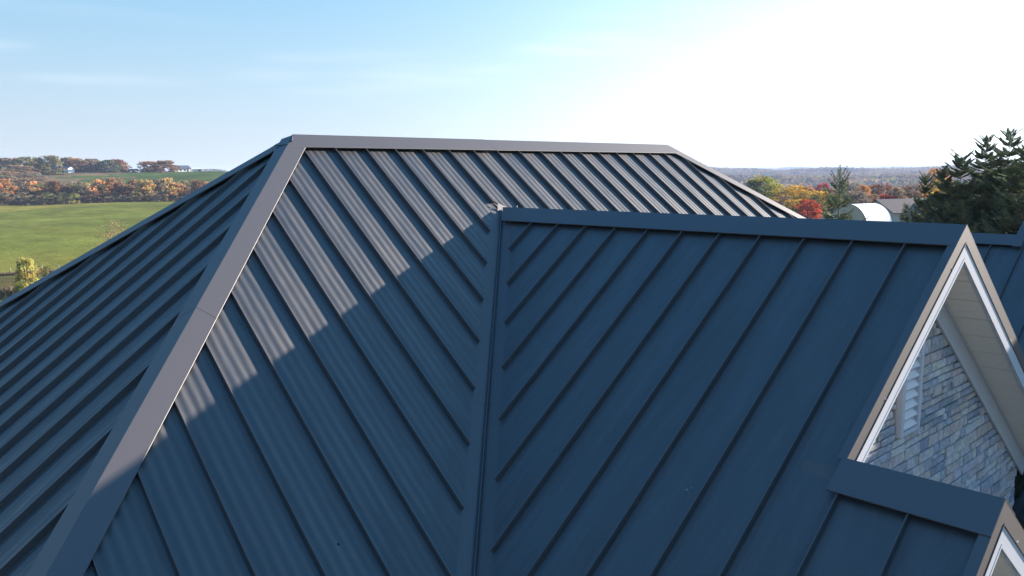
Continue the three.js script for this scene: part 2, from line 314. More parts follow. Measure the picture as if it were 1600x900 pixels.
// joint line in the gable's rake trim near its peak
// ---- stone gable wall
const wallX1 = 5.06, wallX0 = XB - 3.0;
const gw = mesh('gable_wall', (() => {
  const o = [V(XB, YB - 0.27, 0), V(wallX1, YB - 0.27 - 0.75 * (wallX1 - XB), 0), V(wallX1, -H + 0.02, 0), V(wallX0, -H + 0.02, 0), V(wallX0, YB - 0.27 - 0.75 * (XB - wallX0), 0)];
  return new MB().prism(o.map(p => p.clone().setZ(ZW - 0.012)), o.map(p => p.clone().setZ(ZW - 0.25))).geo();
})(), mortar, house);
gw.userData.label = 'gable wall of cut stone in blue grey, buff and cream';
{
  const r = rng(77), mats = [[0.55, 0.55, 0.57], [0.58, 0.56, 0.55], [0.60, 0.56, 0.52], [0.40, 0.43, 0.48], [0.32, 0.35, 0.41], [0.56, 0.51, 0.48], [0.50, 0.52, 0.55], [0.64, 0.62, 0.60], [0.56, 0.49, 0.46], [0.42, 0.45, 0.49], [0.60, 0.60, 0.60]].map((c, i) =>
    new THREE.MeshStandardMaterial({ color: rgb(c[0] * 1.10, c[1] * 1.14, c[2] * 1.22), roughness: 0.95, map: dataTex(64, (u, v) => { const k = 218 + 30 * tn(u, v, 6, i * 3.1) + 26 * tn(u, v, 16, i * 2.3 + 4) + 18 * tn(u, v, 34, i); return [k, k * (0.98 + 0.04 * tn(u, v, 3, i + 9)), k * (0.97 + 0.08 * tn(u, v, 4, i))]; }, true) }));
  const vx0 = 1.835, vx1 = 2.205, vy0 = -2.485, vy1 = -1.62;
  const stone = (x0, x1, y0, y1) => {
    if (x0 < vx1 && x1 > vx0 && y1 > vy0 && y0 < vy1) { if (x0 < vx0 - 0.03) stone(x0, vx0 - 0.006, y0, y1); if (x1 > vx1 + 0.03) stone(vx1 + 0.006, x1, y0, y1); return; }
    const top = x => YB - 0.275 - 0.75 * Math.abs(x - XB); if (y0 > Math.max(top(x0), top(x1)) - 0.02) return;
    if (y1 < -2.62 - 0.37 * (x0 - 0.9)) return;
    const g = 0.004 + r() * 0.003, a = x0 + g, b = x1 - g, c = y0 + g, d = y1 - g, j = () => (r() - 0.5) * 0.006, z = ZW + 0.006 + r() * 0.014, e = 0.006;
    if (b - a < 0.02 || d - c < 0.02) return;
    const o = [V(a + j(), c + j(), 0), V((a + b) / 2 + j(), c + j() * 0.8, 0), V(b + j(), c + j(), 0), V(b + j(), (c + d) / 2, 0), V(b + j(), d + j(), 0), V((a + b) / 2 + j(), d + j() * 0.8, 0), V(a + j(), d + j(), 0), V(a + j(), (c + d) / 2, 0)];
    const cx = (a + b) / 2, cy = (c + d) / 2;
    for (const p of o) p.y = Math.min(p.y, top(p.x) - 0.01);
    const back = o.map(p => p.clone().setZ(ZW - 0.011)), rim = o.map(p => p.clone().setZ(z - 0.008 + j() * 0.4)), fr = o.map(p => V(p.x + (p.x < cx ? e : -e), p.y + (p.y < cy ? e : -e), z + j() * 0.9));
    const m = new MB(), n = o.length;
    for (let i = 0; i < n; i++) { const q = (i + 1) % n; m.quad(back[i], back[q], rim[q], rim[i]); m.quad(rim[i], rim[q], fr[q], fr[i]); if (i > 0 && i < n - 1) m.tri(fr[0], fr[i], fr[q]); }
    const geo = m.geo(), uv = []; for (let i = 0; i < m.p.length; i += 3) uv.push(m.p[i] * 2.3 + x0 * 5.7, m.p[i + 1] * 2.3 + m.p[i + 2]);
    geo.setAttribute('uv', new THREE.Float32BufferAttribute(uv, 2));
    mesh('stone', geo, mats[Math.floor(r() * mats.length)], gw);
  };
  // courses, now and then broken by two thin stones beside one tall one
  for (let y = -4.1; y < -1.0;) {
    const h = 0.055 + r() * 0.075; const reach = Math.max(0, (YB - 0.28 - y) / 0.75);
    let x = XB - Math.min(reach, 1.5) - 0.1; const xe = Math.min(wallX1, XB + reach + 0.1);
    while (x < xe) {
      const w = 0.09 + r() * 0.25, x2 = Math.min(x + w, wallX1);
      if (h > 0.10 && r() < 0.3) { const k = y + h * (0.35 + 0.3 * r()), xm = x + (x2 - x) * (0.3 + 0.4 * r()); stone(x, x2 - (r() < 0.4 ? (x2 - xm) : 0), y, k); if (x2 - xm > 0.05) { } stone(x, xm, k, y + h); stone(xm, x2, k, y + h); }
      else stone(x, x2, y, y + h);
      x = x2; if (x >= wallX1 - 0.01) break;
    }
    y += h;
  }
  // louvred vent
  const vent = mesh('gable_vent', new MB().box(vx0 + 0.01, vx1 - 0.01, vy0 + 0.01, vy1 - 0.01, ZW - 0.01, ZW + 0.006).geo(), whiteDull, house);
  vent.userData.label = 'white louvred vent set in the stone gable wall';
  const fr = new MB(); fr.box(vx0, vx0 + 0.05, vy0, vy1, ZW + 0.0065, ZW + 0.055).box(vx1 - 0.05, vx1, vy0, vy1, ZW + 0.0065, ZW + 0.055).box(vx0 + 0.0505, vx1 - 0.0505, vy0, vy0 + 0.035, ZW + 0.0065, ZW + 0.053).box(vx0 + 0.0505, vx1 - 0.0505, vy1 - 0.045, vy1, ZW + 0.0065, ZW + 0.053);
  mesh('vent_frame', fr.geo(), white, vent);
  for (let y = vy0 + 0.04; y < vy1 - 0.1; y += 0.079) { const q = x => [V(x, y, ZW + 0.046), V(x, y + 0.012, ZW + 0.050), V(x, y + 0.077, ZW + 0.012), V(x, y + 0.068, ZW + 0.008)]; mesh('louvre', new MB().prism(q(vx0 + 0.051), q(vx1 - 0.051)).geo(), white, vent); }
}
// ---- walls below the eaves
{
  const wl = new MB(), e = 0.45, xl = -0.8 * EL + e, zf = 0.8 * EF - e, yt = -0.6 * EF - 0.05;
  wl.box(xl, LEN + 0.8 * EF - e, -H + 0.01, yt, -zf, zf);
  wl.box(XB - 3.3, wallX1, -H + 0.012, -3.45, zf + 0.002, ZW - 0.252);
  mesh('outer_wall', wl.geo(), siding, house);
  const w2 = new MB(); w2.box(XC - 1.6, XC + 1.45, -H + 0.014, -3.6, ZW + 0.035, ZC - 0.32);
  const t = [V(XC - 1.6, -3.599, 0), V(XC + 1.45, -3.599, 0), V(XC, YC - 0.25, 0)]; w2.prism(t.map(p => p.clone().setZ(ZC - 0.34)), t.map(p => p.clone().setZ(ZC - 0.302)));
  mesh('porch_wall', w2.geo(), siding, house);
  mesh('outer_wall', new MB().box(XD - 3.2, XD + 4.6, -H + 0.016, YD - 2.55, 1.6, 8.7).geo(), siding, house);
  const back = [V(XD + 0.02, YD - 0.1, 0), V(XD + 3.5, YD - 2.7, 0), V(XD - 3.0, YD - 2.5, 0)]; mesh('outer_wall', new MB().prism(back.map(p => p.clone().setZ(1.7)), back.map(p => p.clone().setZ(1.9))).geo(), siding, house);
}

// ================================================================ THE LAND
const CAM = camera.position;
const hor = u => 269 + (800 - u) * 0.0087;        // horizon row of the survey picture (1600 wide)
function look(u, v) { const d = V((u - 800) / 1277.757, -(v - 450) / 1277.757, -1).applyQuaternion(camera.quaternion); return { az: Math.atan2(d.x, -d.z), tan: d.y / Math.hypot(d.x, d.z) }; }
const AZ0 = look(800, 450).az, DEG = 180 / Math.PI;
const lerpT = (t, x) => { if (x <= t[0][0]) return t[0][1]; for (let i = 1; i < t.length; i++) if (x < t[i][0]) { const f = (x - t[i - 1][0]) / (t[i][0] - t[i - 1][0]), g = f * f * (3 - 2 * f); return t[i - 1][1] + (t[i][1] - t[i - 1][1]) * (0.5 * f + 0.5 * g); } return t[t.length - 1][1]; };
const leftT = [[0, -6.27], [22, -6.4], [60, -8.9], [88, -11.1], [150, -15.2], [250, -13.0], [390, -11.3], [420, -12.4], [500, -5.2], [570, -2.2], [640, 2.2], [665, 2.3], [760, -3], [1200, -30], [3000, -20], [12000, -60]];
const rightT = [[0, -6.27], [22, -6.5], [50, -7.6], [100, -9.6], [190, -12.1], [300, -14.8], [400, -29], [560, -42], [900, -50], [1250, -52], [1600, -24], [1800, -30], [2200, -26], [2450, -30], [2800, -14], [3200, -12], [4000, -30], [5200, -40], [6600, -12], [7600, -8], [12000, -80]];
function ground(az, d) {                          // height relative to the lens, by bearing (radians, relative to the view) and distance
  let a = az; while (a > Math.PI) a -= 2 * Math.PI; while (a < -Math.PI) a += 2 * Math.PI;
  const k = THREE.MathUtils.smoothstep(a * DEG, -11, 6) * (1 - THREE.MathUtils.smoothstep(a * DEG, 95, 170));
  let y = lerpT(leftT, d) * (1 - k) + lerpT(rightT, d) * k;
  const x = d * Math.sin(a), z = d * Math.cos(a);
  const far = THREE.MathUtils.smoothstep(d, 1100, 2600);
  y += far * (22 * noise.noise(x / 420, z / 600, 4) + 13 * noise.noise(x / 190, z / 260, 8)) * (d > 4500 ? 1.1 : 1);
  y += THREE.MathUtils.smoothstep(d, 60, 300) * (1 - far) * 0.7 * noise.noise(x / 60, z / 60, 2);
  return y;
}
const spot = (az, d) => V(CAM.x + d * Math.sin(AZ0 + az), CAM.y + ground(az, d), CAM.z - d * Math.cos(AZ0 + az));
const azOf = (u, v = 290) => look(u, v).az - AZ0;
{
  const azs = []; for (let a = -37; a < -11; a += 0.14) azs.push(a); for (let a = -11; a < 13; a += 0.8) azs.push(a); for (let a = 13; a < 36; a += 0.2) azs.push(a); for (let a = 36; a < 322.5; a += 4) azs.push(a); azs.push(323);
  const ds = []; for (let d = 2.5; d < 12000;) { ds.push(d); d *= d < 40 ? 1.09 : d < 700 ? 1.017 : d < 3500 ? 1.03 : 1.05; }
  const surf = {};
  const grain = (seed, a, b, c) => dataTex(512, (u, v) => { const k = tn(u, v, 22, seed) * 0.5 + tn(u, v, 70, seed + 3) * 0.6 + tn(u, v, 160, seed + 5) * 0.6; return [a[0] + b[0] * k, a[1] + b[1] * k, a[2] + b[2] * k].map(x => Math.max(0, Math.min(255, x))); }, true);
  const mk = (name, col, tex) => { surf[name] = { p: [], c: [], uv: [], mat: new THREE.MeshPhysicalMaterial({ color: rgb(...col), map: tex, roughness: 1, specularIntensity: 0.05, vertexColors: true }), col }; };
  const gr = grain(1, [205, 205, 205], [80, 70, 60]), st = grain(8, [205, 205, 205], [60, 60, 60]);
  mk('yard', [0.13, 0.12, 0.105], st); mk('lawn', [0.130, 0.190, 0.034], gr); mk('rough_pasture', [0.145, 0.130, 0.045], gr); mk('green_field', [0.190, 0.222, 0.044], gr); mk('stubble_field', [0.24, 0.18, 0.10], st); mk('hill_field', [0.085, 0.140, 0.032], gr); mk('woodland_ground', [0.16, 0.125, 0.08], st);
  const cls = (a, d) => {
    if (d < 24) return 'yard'; const n = noise.noise(a * 1.9, d * 0.05, 1), m = noise.noise(a * 0.6, d * 0.012, 5);
    if (a > -11 + 2.5 * noise.noise(d * 0.02, 3.7, 0) && a < 100) { if (d < 135 + 12 * n) return 'lawn'; if (d < 260 + 20 * n) return (d > 170 && d < 205) ? 'lawn' : 'rough_pasture'; return (d > 900 && m > 0.42) ? 'hill_field' : (d > 900 && m < -0.5) ? 'stubble_field' : 'woodland_ground'; }
    const u = 800 + 1278 * Math.tan(Math.max(-1.3, Math.min(1.3, a / DEG)));
    if (d < 89 + n) return 'lawn'; if (d < 149 + n * 2) return 'rough_pasture';
    if (d < 389) return 'green_field';
    if (d < 470) return 'stubble_field';
    if (d < 1000) {
      if (u < 52 + 10 * n) return 'woodland_ground';
      if (d < 565 + (u - 60) * 0.14 + 4 * n) return u > 128 + (d - 540) * 0.3 ? 'hill_field' : 'stubble_field';
      if (d < 668) return u > 195 + (640 - d) * 0.5 ? (d > 634 && u < 255 ? 'stubble_field' : 'hill_field') : (d > 576 + (u - 60) * 0.14 && d < 590 + (u - 60) * 0.18 && u > 95 ? 'hill_field' : 'stubble_field');
    }
    return m > 0.3 ? 'hill_field' : 'woodland_ground';
  };
  const pt = (i, j) => { const a = azs[i] / DEG, d = ds[j], p = spot(a, d); if (d < 30) { } return p; };
  const grid = azs.map((_, i) => ds.map((_, j) => pt(i, j)));
  const shade = (p, d, name) => {
    let k = 1 + 0.36 * noise.noise(p.x / 31, p.z / 31, 2) + 0.38 * noise.noise(p.x / 9, p.z / 9, 6) + 0.25 * noise.noise(p.x / 3, p.z / 3, 9), w = 0;
    if (name === 'green_field') { const a = Math.atan2(p.x - CAM.x, -(p.z - CAM.z)) - AZ0, u = 800 + 1278 * Math.tan(a); w = THREE.MathUtils.smoothstep(d, 322 + Math.max(0, u) * 0.30, 328 + Math.max(0, u) * 0.30) * 0.85 + 0.55 * (1 - THREE.MathUtils.smoothstep(d, 152, 196 + 22 * noise.noise(p.x / 15, p.z / 15, 1))); w = Math.max(0, w + 0.25 * noise.noise(p.x / 20, p.z / 45, 12)); }
    if (name === 'lawn') w = 0.3 * noise.noise(p.x / 12, p.z / 12, 4) + 0.2;
    if (name === 'rough_pasture') w = 0.5 * noise.noise(p.x / 14, p.z / 14, 4);
    return [k * (1 + 0.85 * w), k * (1 + 0.42 * w), k * (1 + 0.55 * w)];
  };
  for (let i = 0; i < azs.length - 1; i++) for (let j = 0; j < ds.length - 1; j++) {
    const name = cls((azs[i] + azs[i + 1]) / 2 > 180 ? (azs[i] + azs[i + 1]) / 2 - 360 : (azs[i] + azs[i + 1]) / 2, (ds[j] + ds[j + 1]) / 2), s = surf[name];
    const q = [grid[i][j], grid[i][j + 1], grid[i + 1][j + 1], grid[i + 1][j]], dd = [ds[j], ds[j + 1], ds[j + 1], ds[j]];
    for (const k of [0, 2, 1, 0, 3, 2]) { const p = q[k]; s.p.push(p.x, p.y, p.z); s.c.push(...shade(p, dd[k], name)); s.uv.push(p.x / 14, p.z / 14); }
  }
  // a disc closes the sheet under the lens
  { const s = surf.yard; for (let i = 0; i < azs.length - 1; i++) for (const p of [V(CAM.x, CAM.y - 6.27, CAM.z), grid[i + 1][0], grid[i][0]]) { s.p.push(p.x, p.y, p.z); s.c.push(1, 1, 1); s.uv.push(p.x / 14, p.z / 14); } }
  for (const [name, s] of Object.entries(surf)) {
    let g = new THREE.BufferGeometry(); g.setAttribute('position', new THREE.Float32BufferAttribute(s.p, 3)); g.setAttribute('color', new THREE.Float32BufferAttribute(s.c, 3)); g.setAttribute('uv', new THREE.Float32BufferAttribute(s.uv, 2));
    g.computeVertexNormals(); const n = g.attributes.normal.array; let up = 0; for (let i = 1; i < n.length; i += 3) up += n[i]; if (up < 0) for (let i = 0; i < n.length; i++) n[i] *= -1;
    const m = mesh(name, g, s.mat, scene); m.userData.kind = 'structure';
  }
}

// ================================================================ TREES
const bark = new THREE.MeshStandardMaterial({ color: rgb(0.12, 0.095, 0.075), roughness: 1 });
function crownGeo(seed, o = {}) {                 // unit tree: height 1, leaves in clumps round the limbs
  const { n = 26, leaves = 26, leaf = 0.040, wide = 0.36, low = 0.20, skip = 0 } = o;
  const r = rng(seed), p = [], c = [], a = new THREE.Vector3(), b = new THREE.Vector3(), q = new THREE.Quaternion(), e = new THREE.Euler();
  for (let i = 0; i < n; i++) {
    const t = r(), h = low + (0.94 - low) * Math.pow(t, 1.15), hm = (h - low) / (1 - low), prof = Math.sqrt(Math.max(0.05, 1 - Math.pow((hm - 0.40) / 0.62, 2)));
    const ang = i * 2.39996 + r(), rad = wide * prof * (0.25 + 0.75 * Math.sqrt(r())) * (0.75 + 0.45 * r()), cx = Math.cos(ang) * rad, cz = Math.sin(ang) * rad, cs = 0.055 + 0.075 * r();
    const lum = 0.75 + 0.5 * r(), warm = (r() - 0.5) * 0.4;
    const m = Math.round(leaves * (0.6 + 0.8 * r()) * (r() < skip ? 0.2 : 1));
    for (let k = 0; k < m; k++) {
      const u = r() * 2 - 1, f = r() * 6.283, w = Math.cbrt(r()) * cs, sx = Math.sqrt(1 - u * u);
      const px = cx + w * sx * Math.cos(f) * 1.25, py = Math.min(1, h + w * u * 0.85), pz = cz + w * sx * Math.sin(f) * 1.25, s = leaf * (0.6 + 0.8 * r());
      e.set(r() * 6.28, r() * 6.28, r() * 6.28); q.setFromEuler(e);
      const l = lum * (0.82 + 0.36 * r()), col = [l * (1 + warm), l * (1 - 0.15 * warm), l * (1 - 0.3 * warm)];
      const Q = [[-1, -0.6], [1, -0.6], [0.7, 0.7], [-0.7, 0.7]].map(([x, y]) => { a.set(x * s * 0.5, y * s * 0.5, 0).applyQuaternion(q); return [px + a.x, py + a.y, pz + a.z]; });
      for (const z of [0, 1, 2, 0, 2, 3]) { p.push(...Q[z]); c.push(...col); }
    }
  }
  const g = new THREE.BufferGeometry(); g.setAttribute('position', new THREE.Float32BufferAttribute(p, 3)); g.setAttribute('color', new THREE.Float32BufferAttribute(c, 3)); g.computeVertexNormals(); return g;
}
function limbGeo(seed, o = {}) {
  const { twigs = 9, low = 0.16, wide = 0.3, thick = 0.022, depth = 1 } = o, r = rng(seed + 500), m = new MB();
  m.tube(V(0, -0.04, 0), V(0.01, 0.4, 0.0), thick, thick * 0.7, 6); m.tube(V(0.01, 0.4, 0), V(0, 0.88, 0.01), thick * 0.7, thick * 0.15, 5);
  const grow = (a, d, len, th, lv) => { const b = a.clone().addScaledVector(d, len); m.tube(a, b, th, th * 0.45, lv ? 4 : 3); if (lv > 0) for (let i = 0; i < 4; i++) grow(a.clone().lerp(b, 0.3 + 0.7 * r()), d.clone().add(V(r() - 0.5, r() * 0.5, r() - 0.5).multiplyScalar(1.1)).normalize(), len * (0.4 + 0.3 * r()), th * 0.42, lv - 1); };
  for (let i = 0; i < twigs; i++) { const h = low + (0.8 - low) * i / twigs, an = i * 2.4 + r(); grow(V(0.005, h, 0), V(Math.cos(an), 0.6 + 0.9 * r(), Math.sin(an)).normalize(), wide * (1 - h * 0.55) * (0.75 + 0.4 * r()), thick * 0.4, depth); }
  return m.geo();
}
const CR = Array.from({ length: 9 }, (_, i) => crownGeo(31 + i * 7, { n: 66 + (i % 3) * 12, leaves: 32, leaf: 0.056, wide: 0.33 + 0.05 * (i % 4), low: 0.02 + 0.04 * (i % 3), skip: 0.08 }));
const CF = Array.from({ length: 6 }, (_, i) => crownGeo(731 + i * 7, { n: 84, leaves: 34, leaf: 0.056, wide: 0.38 + 0.04 * (i % 3), low: -0.02, skip: 0.05 }));
const CT = Array.from({ length: 3 }, (_, i) => crownGeo(131 + i * 7, { n: 90, leaves: 22, leaf: 0.017, wide: 0.38, low: 0.2, skip: 0.2 }));       // thin, half bare
const CD = Array.from({ length: 5 }, (_, i) => crownGeo(231 + i * 7, { n: 84, leaves: 54, leaf: 0.035, wide: 0.36 + 0.04 * (i % 3), low: 0.12, skip: 0.1 })); // finer, for the nearer trees
const CB = Array.from({ length: 2 }, (_, i) => crownGeo(331 + i * 7, { n: 40, leaves: 26, leaf: 0.05, wide: 0.62, low: 0.02, skip: 0 }));       // bush
const LB = Array.from({ length: 4 }, (_, i) => limbGeo(i + 3, { depth: 1 })), BARE = Array.from({ length: 2 }, (_, i) => limbGeo(i + 40, { twigs: 13, depth: 2, thick: 0.018, wide: 0.36, low: 0.22 }));
const leafM = {};
function leafMat(c) { const k = c.join(); return leafM[k] || (leafM[k] = new THREE.MeshPhysicalMaterial({ color: rgb(...c), vertexColors: true, roughness: 1, specularIntensity: 0.15, side: THREE.DoubleSide, transmission: 0.42, thickness: 0 })); }
const PAL = { lime: [0.34, 0.33, 0.05], brown: [0.175, 0.110, 0.060], rust: [0.20, 0.085, 0.035], orange: [0.36, 0.155, 0.030], gold: [0.40, 0.26, 0.030], olive: [0.125, 0.125, 0.035], green: [0.060, 0.085, 0.030], dark: [0.050, 0.070, 0.030], red: [0.40, 0.065, 0.028], crimson: [0.28, 0.035, 0.040], grey: [0.165, 0.140, 0.110], tan: [0.24, 0.165, 0.085], yellow: [0.24, 0.24, 0.035], mauve: [0.150, 0.105, 0.090], pink: [0.22, 0.125, 0.085] };
let tk = 0;
function tree(name, u, vTop, d, kind, label, group, o = {}) {
  const az = azOf(u), P = spot(az, d), top = look(u, vTop).tan * d, ht = Math.max(0.8, top - ground(az, d)) * (o.extra || 1.03), r = rng(++tk * 13 + 5);
  const t = thing(name, label, o.cat || 'tree', group); t.position.copy(P); t.rotation.y = r() * 6.28;
  const w = o.wide ? o.wide / 1278 * d / 0.80 : ht * (0.85 + 0.3 * r());
  t.scale.set(w, ht, w);
  if (o.bare) { mesh('trunk', BARE[tk % BARE.length], bark, t); return t; }
  const set = o.set || CR;
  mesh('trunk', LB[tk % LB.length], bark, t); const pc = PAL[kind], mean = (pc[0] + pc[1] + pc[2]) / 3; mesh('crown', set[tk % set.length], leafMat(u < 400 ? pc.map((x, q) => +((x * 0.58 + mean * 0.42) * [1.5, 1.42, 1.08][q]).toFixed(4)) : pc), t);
  return t;
}
const words = { lime: 'yellow green', brown: 'brown', rust: 'rust red', orange: 'orange', gold: 'golden', olive: 'olive green', green: 'green', dark: 'dark green', red: 'bright red', crimson: 'crimson', grey: 'greyish half bare', tan: 'tan', yellow: 'yellow', mauve: 'mauve brown', pink: 'pinkish tan' };
// row along the crest of the left hill: column, top row, distance, colour, width, what singles it out
const crest = [
  [7, 247, 640, 'mauve', 22, 'at the left edge of the frame'], [17, 250, 632, 'tan', 18, 'second from the left on the crest'], [26, 247, 640, 'rust', 16, 'between two tan trees on the left crest'], [42, 246, 630, 'olive', 24, 'with a yellow top, left of the dark tree'],
  [61, 247, 640, 'dark', 20, 'tall and nearly black, left of the big oak'], [79, 243, 618, 'olive', 30, 'tallest and broadest on the crest, standing alone before the others'], [61, 259, 622, 'red', 12, 'small, below the tall dark tree'],
  [95, 251, 650, 'rust', 16, 'just left of the white garage'], [109, 246, 655, 'olive', 18, 'rising behind the white garage'], [120, 248, 650, 'orange', 22, 'right of the white garage'], [134, 249, 648, 'brown', 18, 'right of the orange tree behind the garage'],
  [147, 248, 652, 'grey', 18, 'in the middle of the crest row'], [160, 252, 648, 'grey', 14, 'short, right of the middle of the crest row'], [172, 250, 640, 'green', 20, 'broad and dark at the right of the crest row'], [184, 249, 650, 'rust', 20, 'last tall one of the crest row'], [194, 254, 650, 'pink', 16, 'at the thin right end of the crest row'],
  [211, 264, 650, 'dark', 9, 'tiny, in the gap of the skyline'], [237, 252, 655, 'orange', 26, 'left of the pair beside the blue roofed house'], [258, 251, 655, 'rust', 28, 'right of the pair beside the blue roofed house'], [294, 260, 690, 'brown', 10, 'small, peeping over the blue roofed house']];
for (const [u, v, d, k, w, where] of crest) tree('autumn_tree', u, v, d, k, words[k] + ' crest tree, ' + where, 'trees along the hill crest', { wide: w * 1.25, set: CF });
tree('bare_tree', 221, 253, 650, 'grey', 'leafless tree on the skyline left of the orange pair', 'trees along the hill crest', { bare: true, wide: 16 });
tree('bare_tree', 272, 256, 655, 'grey', 'leafless tree on the skyline left of the blue roofed house', 'trees along the hill crest', { bare: true, wide: 14 });
tree('bare_tree', 203, 258, 652, 'grey', 'leafless small tree at the right end of the crest row', 'trees along the hill crest', { bare: true, wide: 10 });
[[322, 264.5, 'brown'], [330, 263.5, 'grey'], [339, 264, 'olive'], [346, 265, 'brown'], [219, 263.5, 'olive']].forEach(([u, v, k], i) => tree('shrub', u, v, 668, k, words[k] + ' shrub on the skyline, ' + ['first right of the small white house', 'second right of the small white house', 'third right of the small white house', 'last before the dark roof edge', 'under the leafless tree'][i], 'shrubs on the skyline', { set: CB, wide: 11, cat: 'shrub' }));
// trees on the slope at far left
[[4, 262, 590, 'tan'], [14, 268, 560, 'pink'], [24, 258, 600, 'tan'], [37, 259, 595, 'brown'], [33, 272, 550, 'mauve'], [48, 270, 560, 'grey'], [4, 274, 530, 'olive'], [21, 276, 520, 'grey'], [55, 279, 520, 'mauve'], [42, 279, 505, 'brown']].forEach(([u, v, d, k], i) =>
  tree('autumn_tree', u, v, d, k, words[k] + ' tree on the wooded slope, ' + ['highest at the left edge', 'second from the left edge, low', 'under the rust red crest tree', 'under the olive crest tree', 'halfway down the slope', 'at the right side of the wood', 'low at the left edge', 'low, third from the edge', 'lowest at the right of the wood', 'just above the orange tree'][i], 'trees on the wooded slope', { wide: 28 + (i * 7) % 9, set: CF }));
// hedgerow trees beyond the green field
const row = [[3, 279, 'orange', 22], [15, 285, 'grey', 26], [29, 284, 'mauve', 26], [47, 281, 'orange', 22], [58, 287, 'olive', 24], [72, 286, 'brown', 28], [86, 281, 'rust', 20], [97, 287, 'mauve', 26], [109, 286, 'olive', 20], [121, 283, 'grey', 22], [134, 285, 'gold', 16], [146, 286, 'mauve', 24], [160, 279, 'orange', 30], [177, 277, 'rust', 26], [184, 284, 'pink', 24], [198, 287, 'brown', 30], [212, 280, 'rust', 24], [226, 281, 'gold', 22], [243, 280, 'mauve', 28], [259, 278, 'gold', 24], [272, 284, 'orange', 28], [283, 286, 'grey', 22], [297, 281, 'brown', 24], [310, 281, 'rust', 24], [321, 284, 'orange', 22], [335, 286, 'brown', 26], [350, 284, 'mauve', 26]];
row.forEach(([u, v, k, w], i) => tree('autumn_tree', u, v, 394 + (i * 37) % 17, k, words[k] + ' hedgerow tree, ' + (i === 0 ? 'leftmost of the row' : i === row.length - 1 ? 'last before the roof hides the row' : 'standing between a ' + words[row[i - 1][2]].split(' ')[0] + ' and a ' + words[row[i + 1][2]].split(' ')[0] + ', ' + (i < 7 ? 'far left' : i < 13 ? 'left half' : i < 20 ? 'right half' : 'by the roof edge')), 'trees of the hedgerow', { wide: w * 1.1, extra: 1.0 }));
[[6, 300, 'grey'], [20, 302, 'mauve'], [35, 300, 'grey'], [52, 303, 'tan'], [68, 304, 'mauve'], [80, 300, 'yellow'], [140, 303, 'rust'], [152, 301, 'brown'], [168, 304, 'grey'], [188, 303, 'mauve'], [206, 302, 'brown'], [222, 304, 'mauve'], [236, 302, 'tan'], [250, 304, 'grey'], [266, 300, 'orange'], [286, 304, 'mauve'], [304, 303, 'rust']].forEach(([u, v, k], i) =>
  tree('shrub', u, v, 391, k, words[k] + ' low shrub at the foot of the hedgerow, ' + ['first', 'second', 'third', 'fourth', 'fifth', 'sixth', 'seventh', 'eighth', 'ninth', 'tenth', 'eleventh', 'twelfth', 'thirteenth', 'fourteenth', 'fifteenth', 'sixteenth', 'last'][i] + ' from the left', 'shrubs along the hedgerow', { set: CB, wide: 20, cat: 'shrub' }));
tree('evergreen_bush', 97, 298, 386, 'dark', 'broad dark green bush at the edge of the green field', null, { set: CB, wide: 34, cat: 'bush' });
tree('shrub', 113, 301, 385, 'yellow', 'yellow green shrub against the right of the dark bush', null, { set: CB, wide: 12, cat: 'shrub' });
tree('young_tree', 172, 346, 78, 'tan', 'thin rusty young tree rising behind the shaded roof slope', null, { set: CT, wide: 62 });
tree('yellow_bush', 30, 402, 87, 'lime', 'rounded yellow green bush in the dry grass strip', null, { set: CD, wide: 28, cat: 'bush', extra: 1.0 });
tree('shrub', 21, 404, 88, 'green', 'dull green bush left against the yellow one in the dry strip', null, { set: CD, wide: 12, cat: 'bush', extra: 1.0 });
tree('shrub', 52, 414, 88, 'olive', 'low olive bush at the right of the yellow one', null, { set: CB, wide: 20, cat: 'bush', extra: 1.0 });

// dry weeds in strips, past counting
function weeds(name, label, fn, n, hgt, col) {
  const r = rng(n), p = [], c = [];
  for (let i = 0; i < n; i++) { const [az, d] = fn(r), P = spot(az, d), k = hgt * (0.4 + 0.9 * r()), w = 0.05 + 0.1 * r(), an = r() * 6.28, dx = Math.cos(an) * w, dz = Math.sin(an) * w, lx = (r() - 0.5) * k * 0.6, lz = (r() - 0.5) * k * 0.6, l = 0.55 + 0.9 * r();
    p.push(P.x - dx, P.y - 0.05, P.z - dz, P.x + dx, P.y - 0.05, P.z + dz, P.x + lx, P.y + k, P.z + lz); for (let q = 0; q < 3; q++) c.push(l * (1 + 0.2 * (r() - 0.5)), l, l); }
  const g = new THREE.BufferGeometry(); g.setAttribute('position', new THREE.Float32BufferAttribute(p, 3)); g.setAttribute('color', new THREE.Float32BufferAttribute(c, 3)); g.computeVertexNormals();
  const m = mesh(name, g, new THREE.MeshStandardMaterial({ color: rgb(...col), vertexColors: true, roughness: 1, side: THREE.DoubleSide }), scene); m.userData.kind = 'stuff'; tag(m, label, 'weeds');
}
weeds('dry_weeds', 'strip of dry brown weeds between the lawn and the pasture', r => [(-35 + 11 * r()) / DEG, 86 + 5 * Math.sqrt(r())], 9000, 0.75, [0.20, 0.15, 0.09]);
weeds('dry_weeds', 'line of brown weeds along the foot of the wire fence', r => { const u = r(); return [azOf(-20 + 200 * u), 148 + 2.2 * r()]; }, 6000, 0.45, [0.17, 0.13, 0.08]);
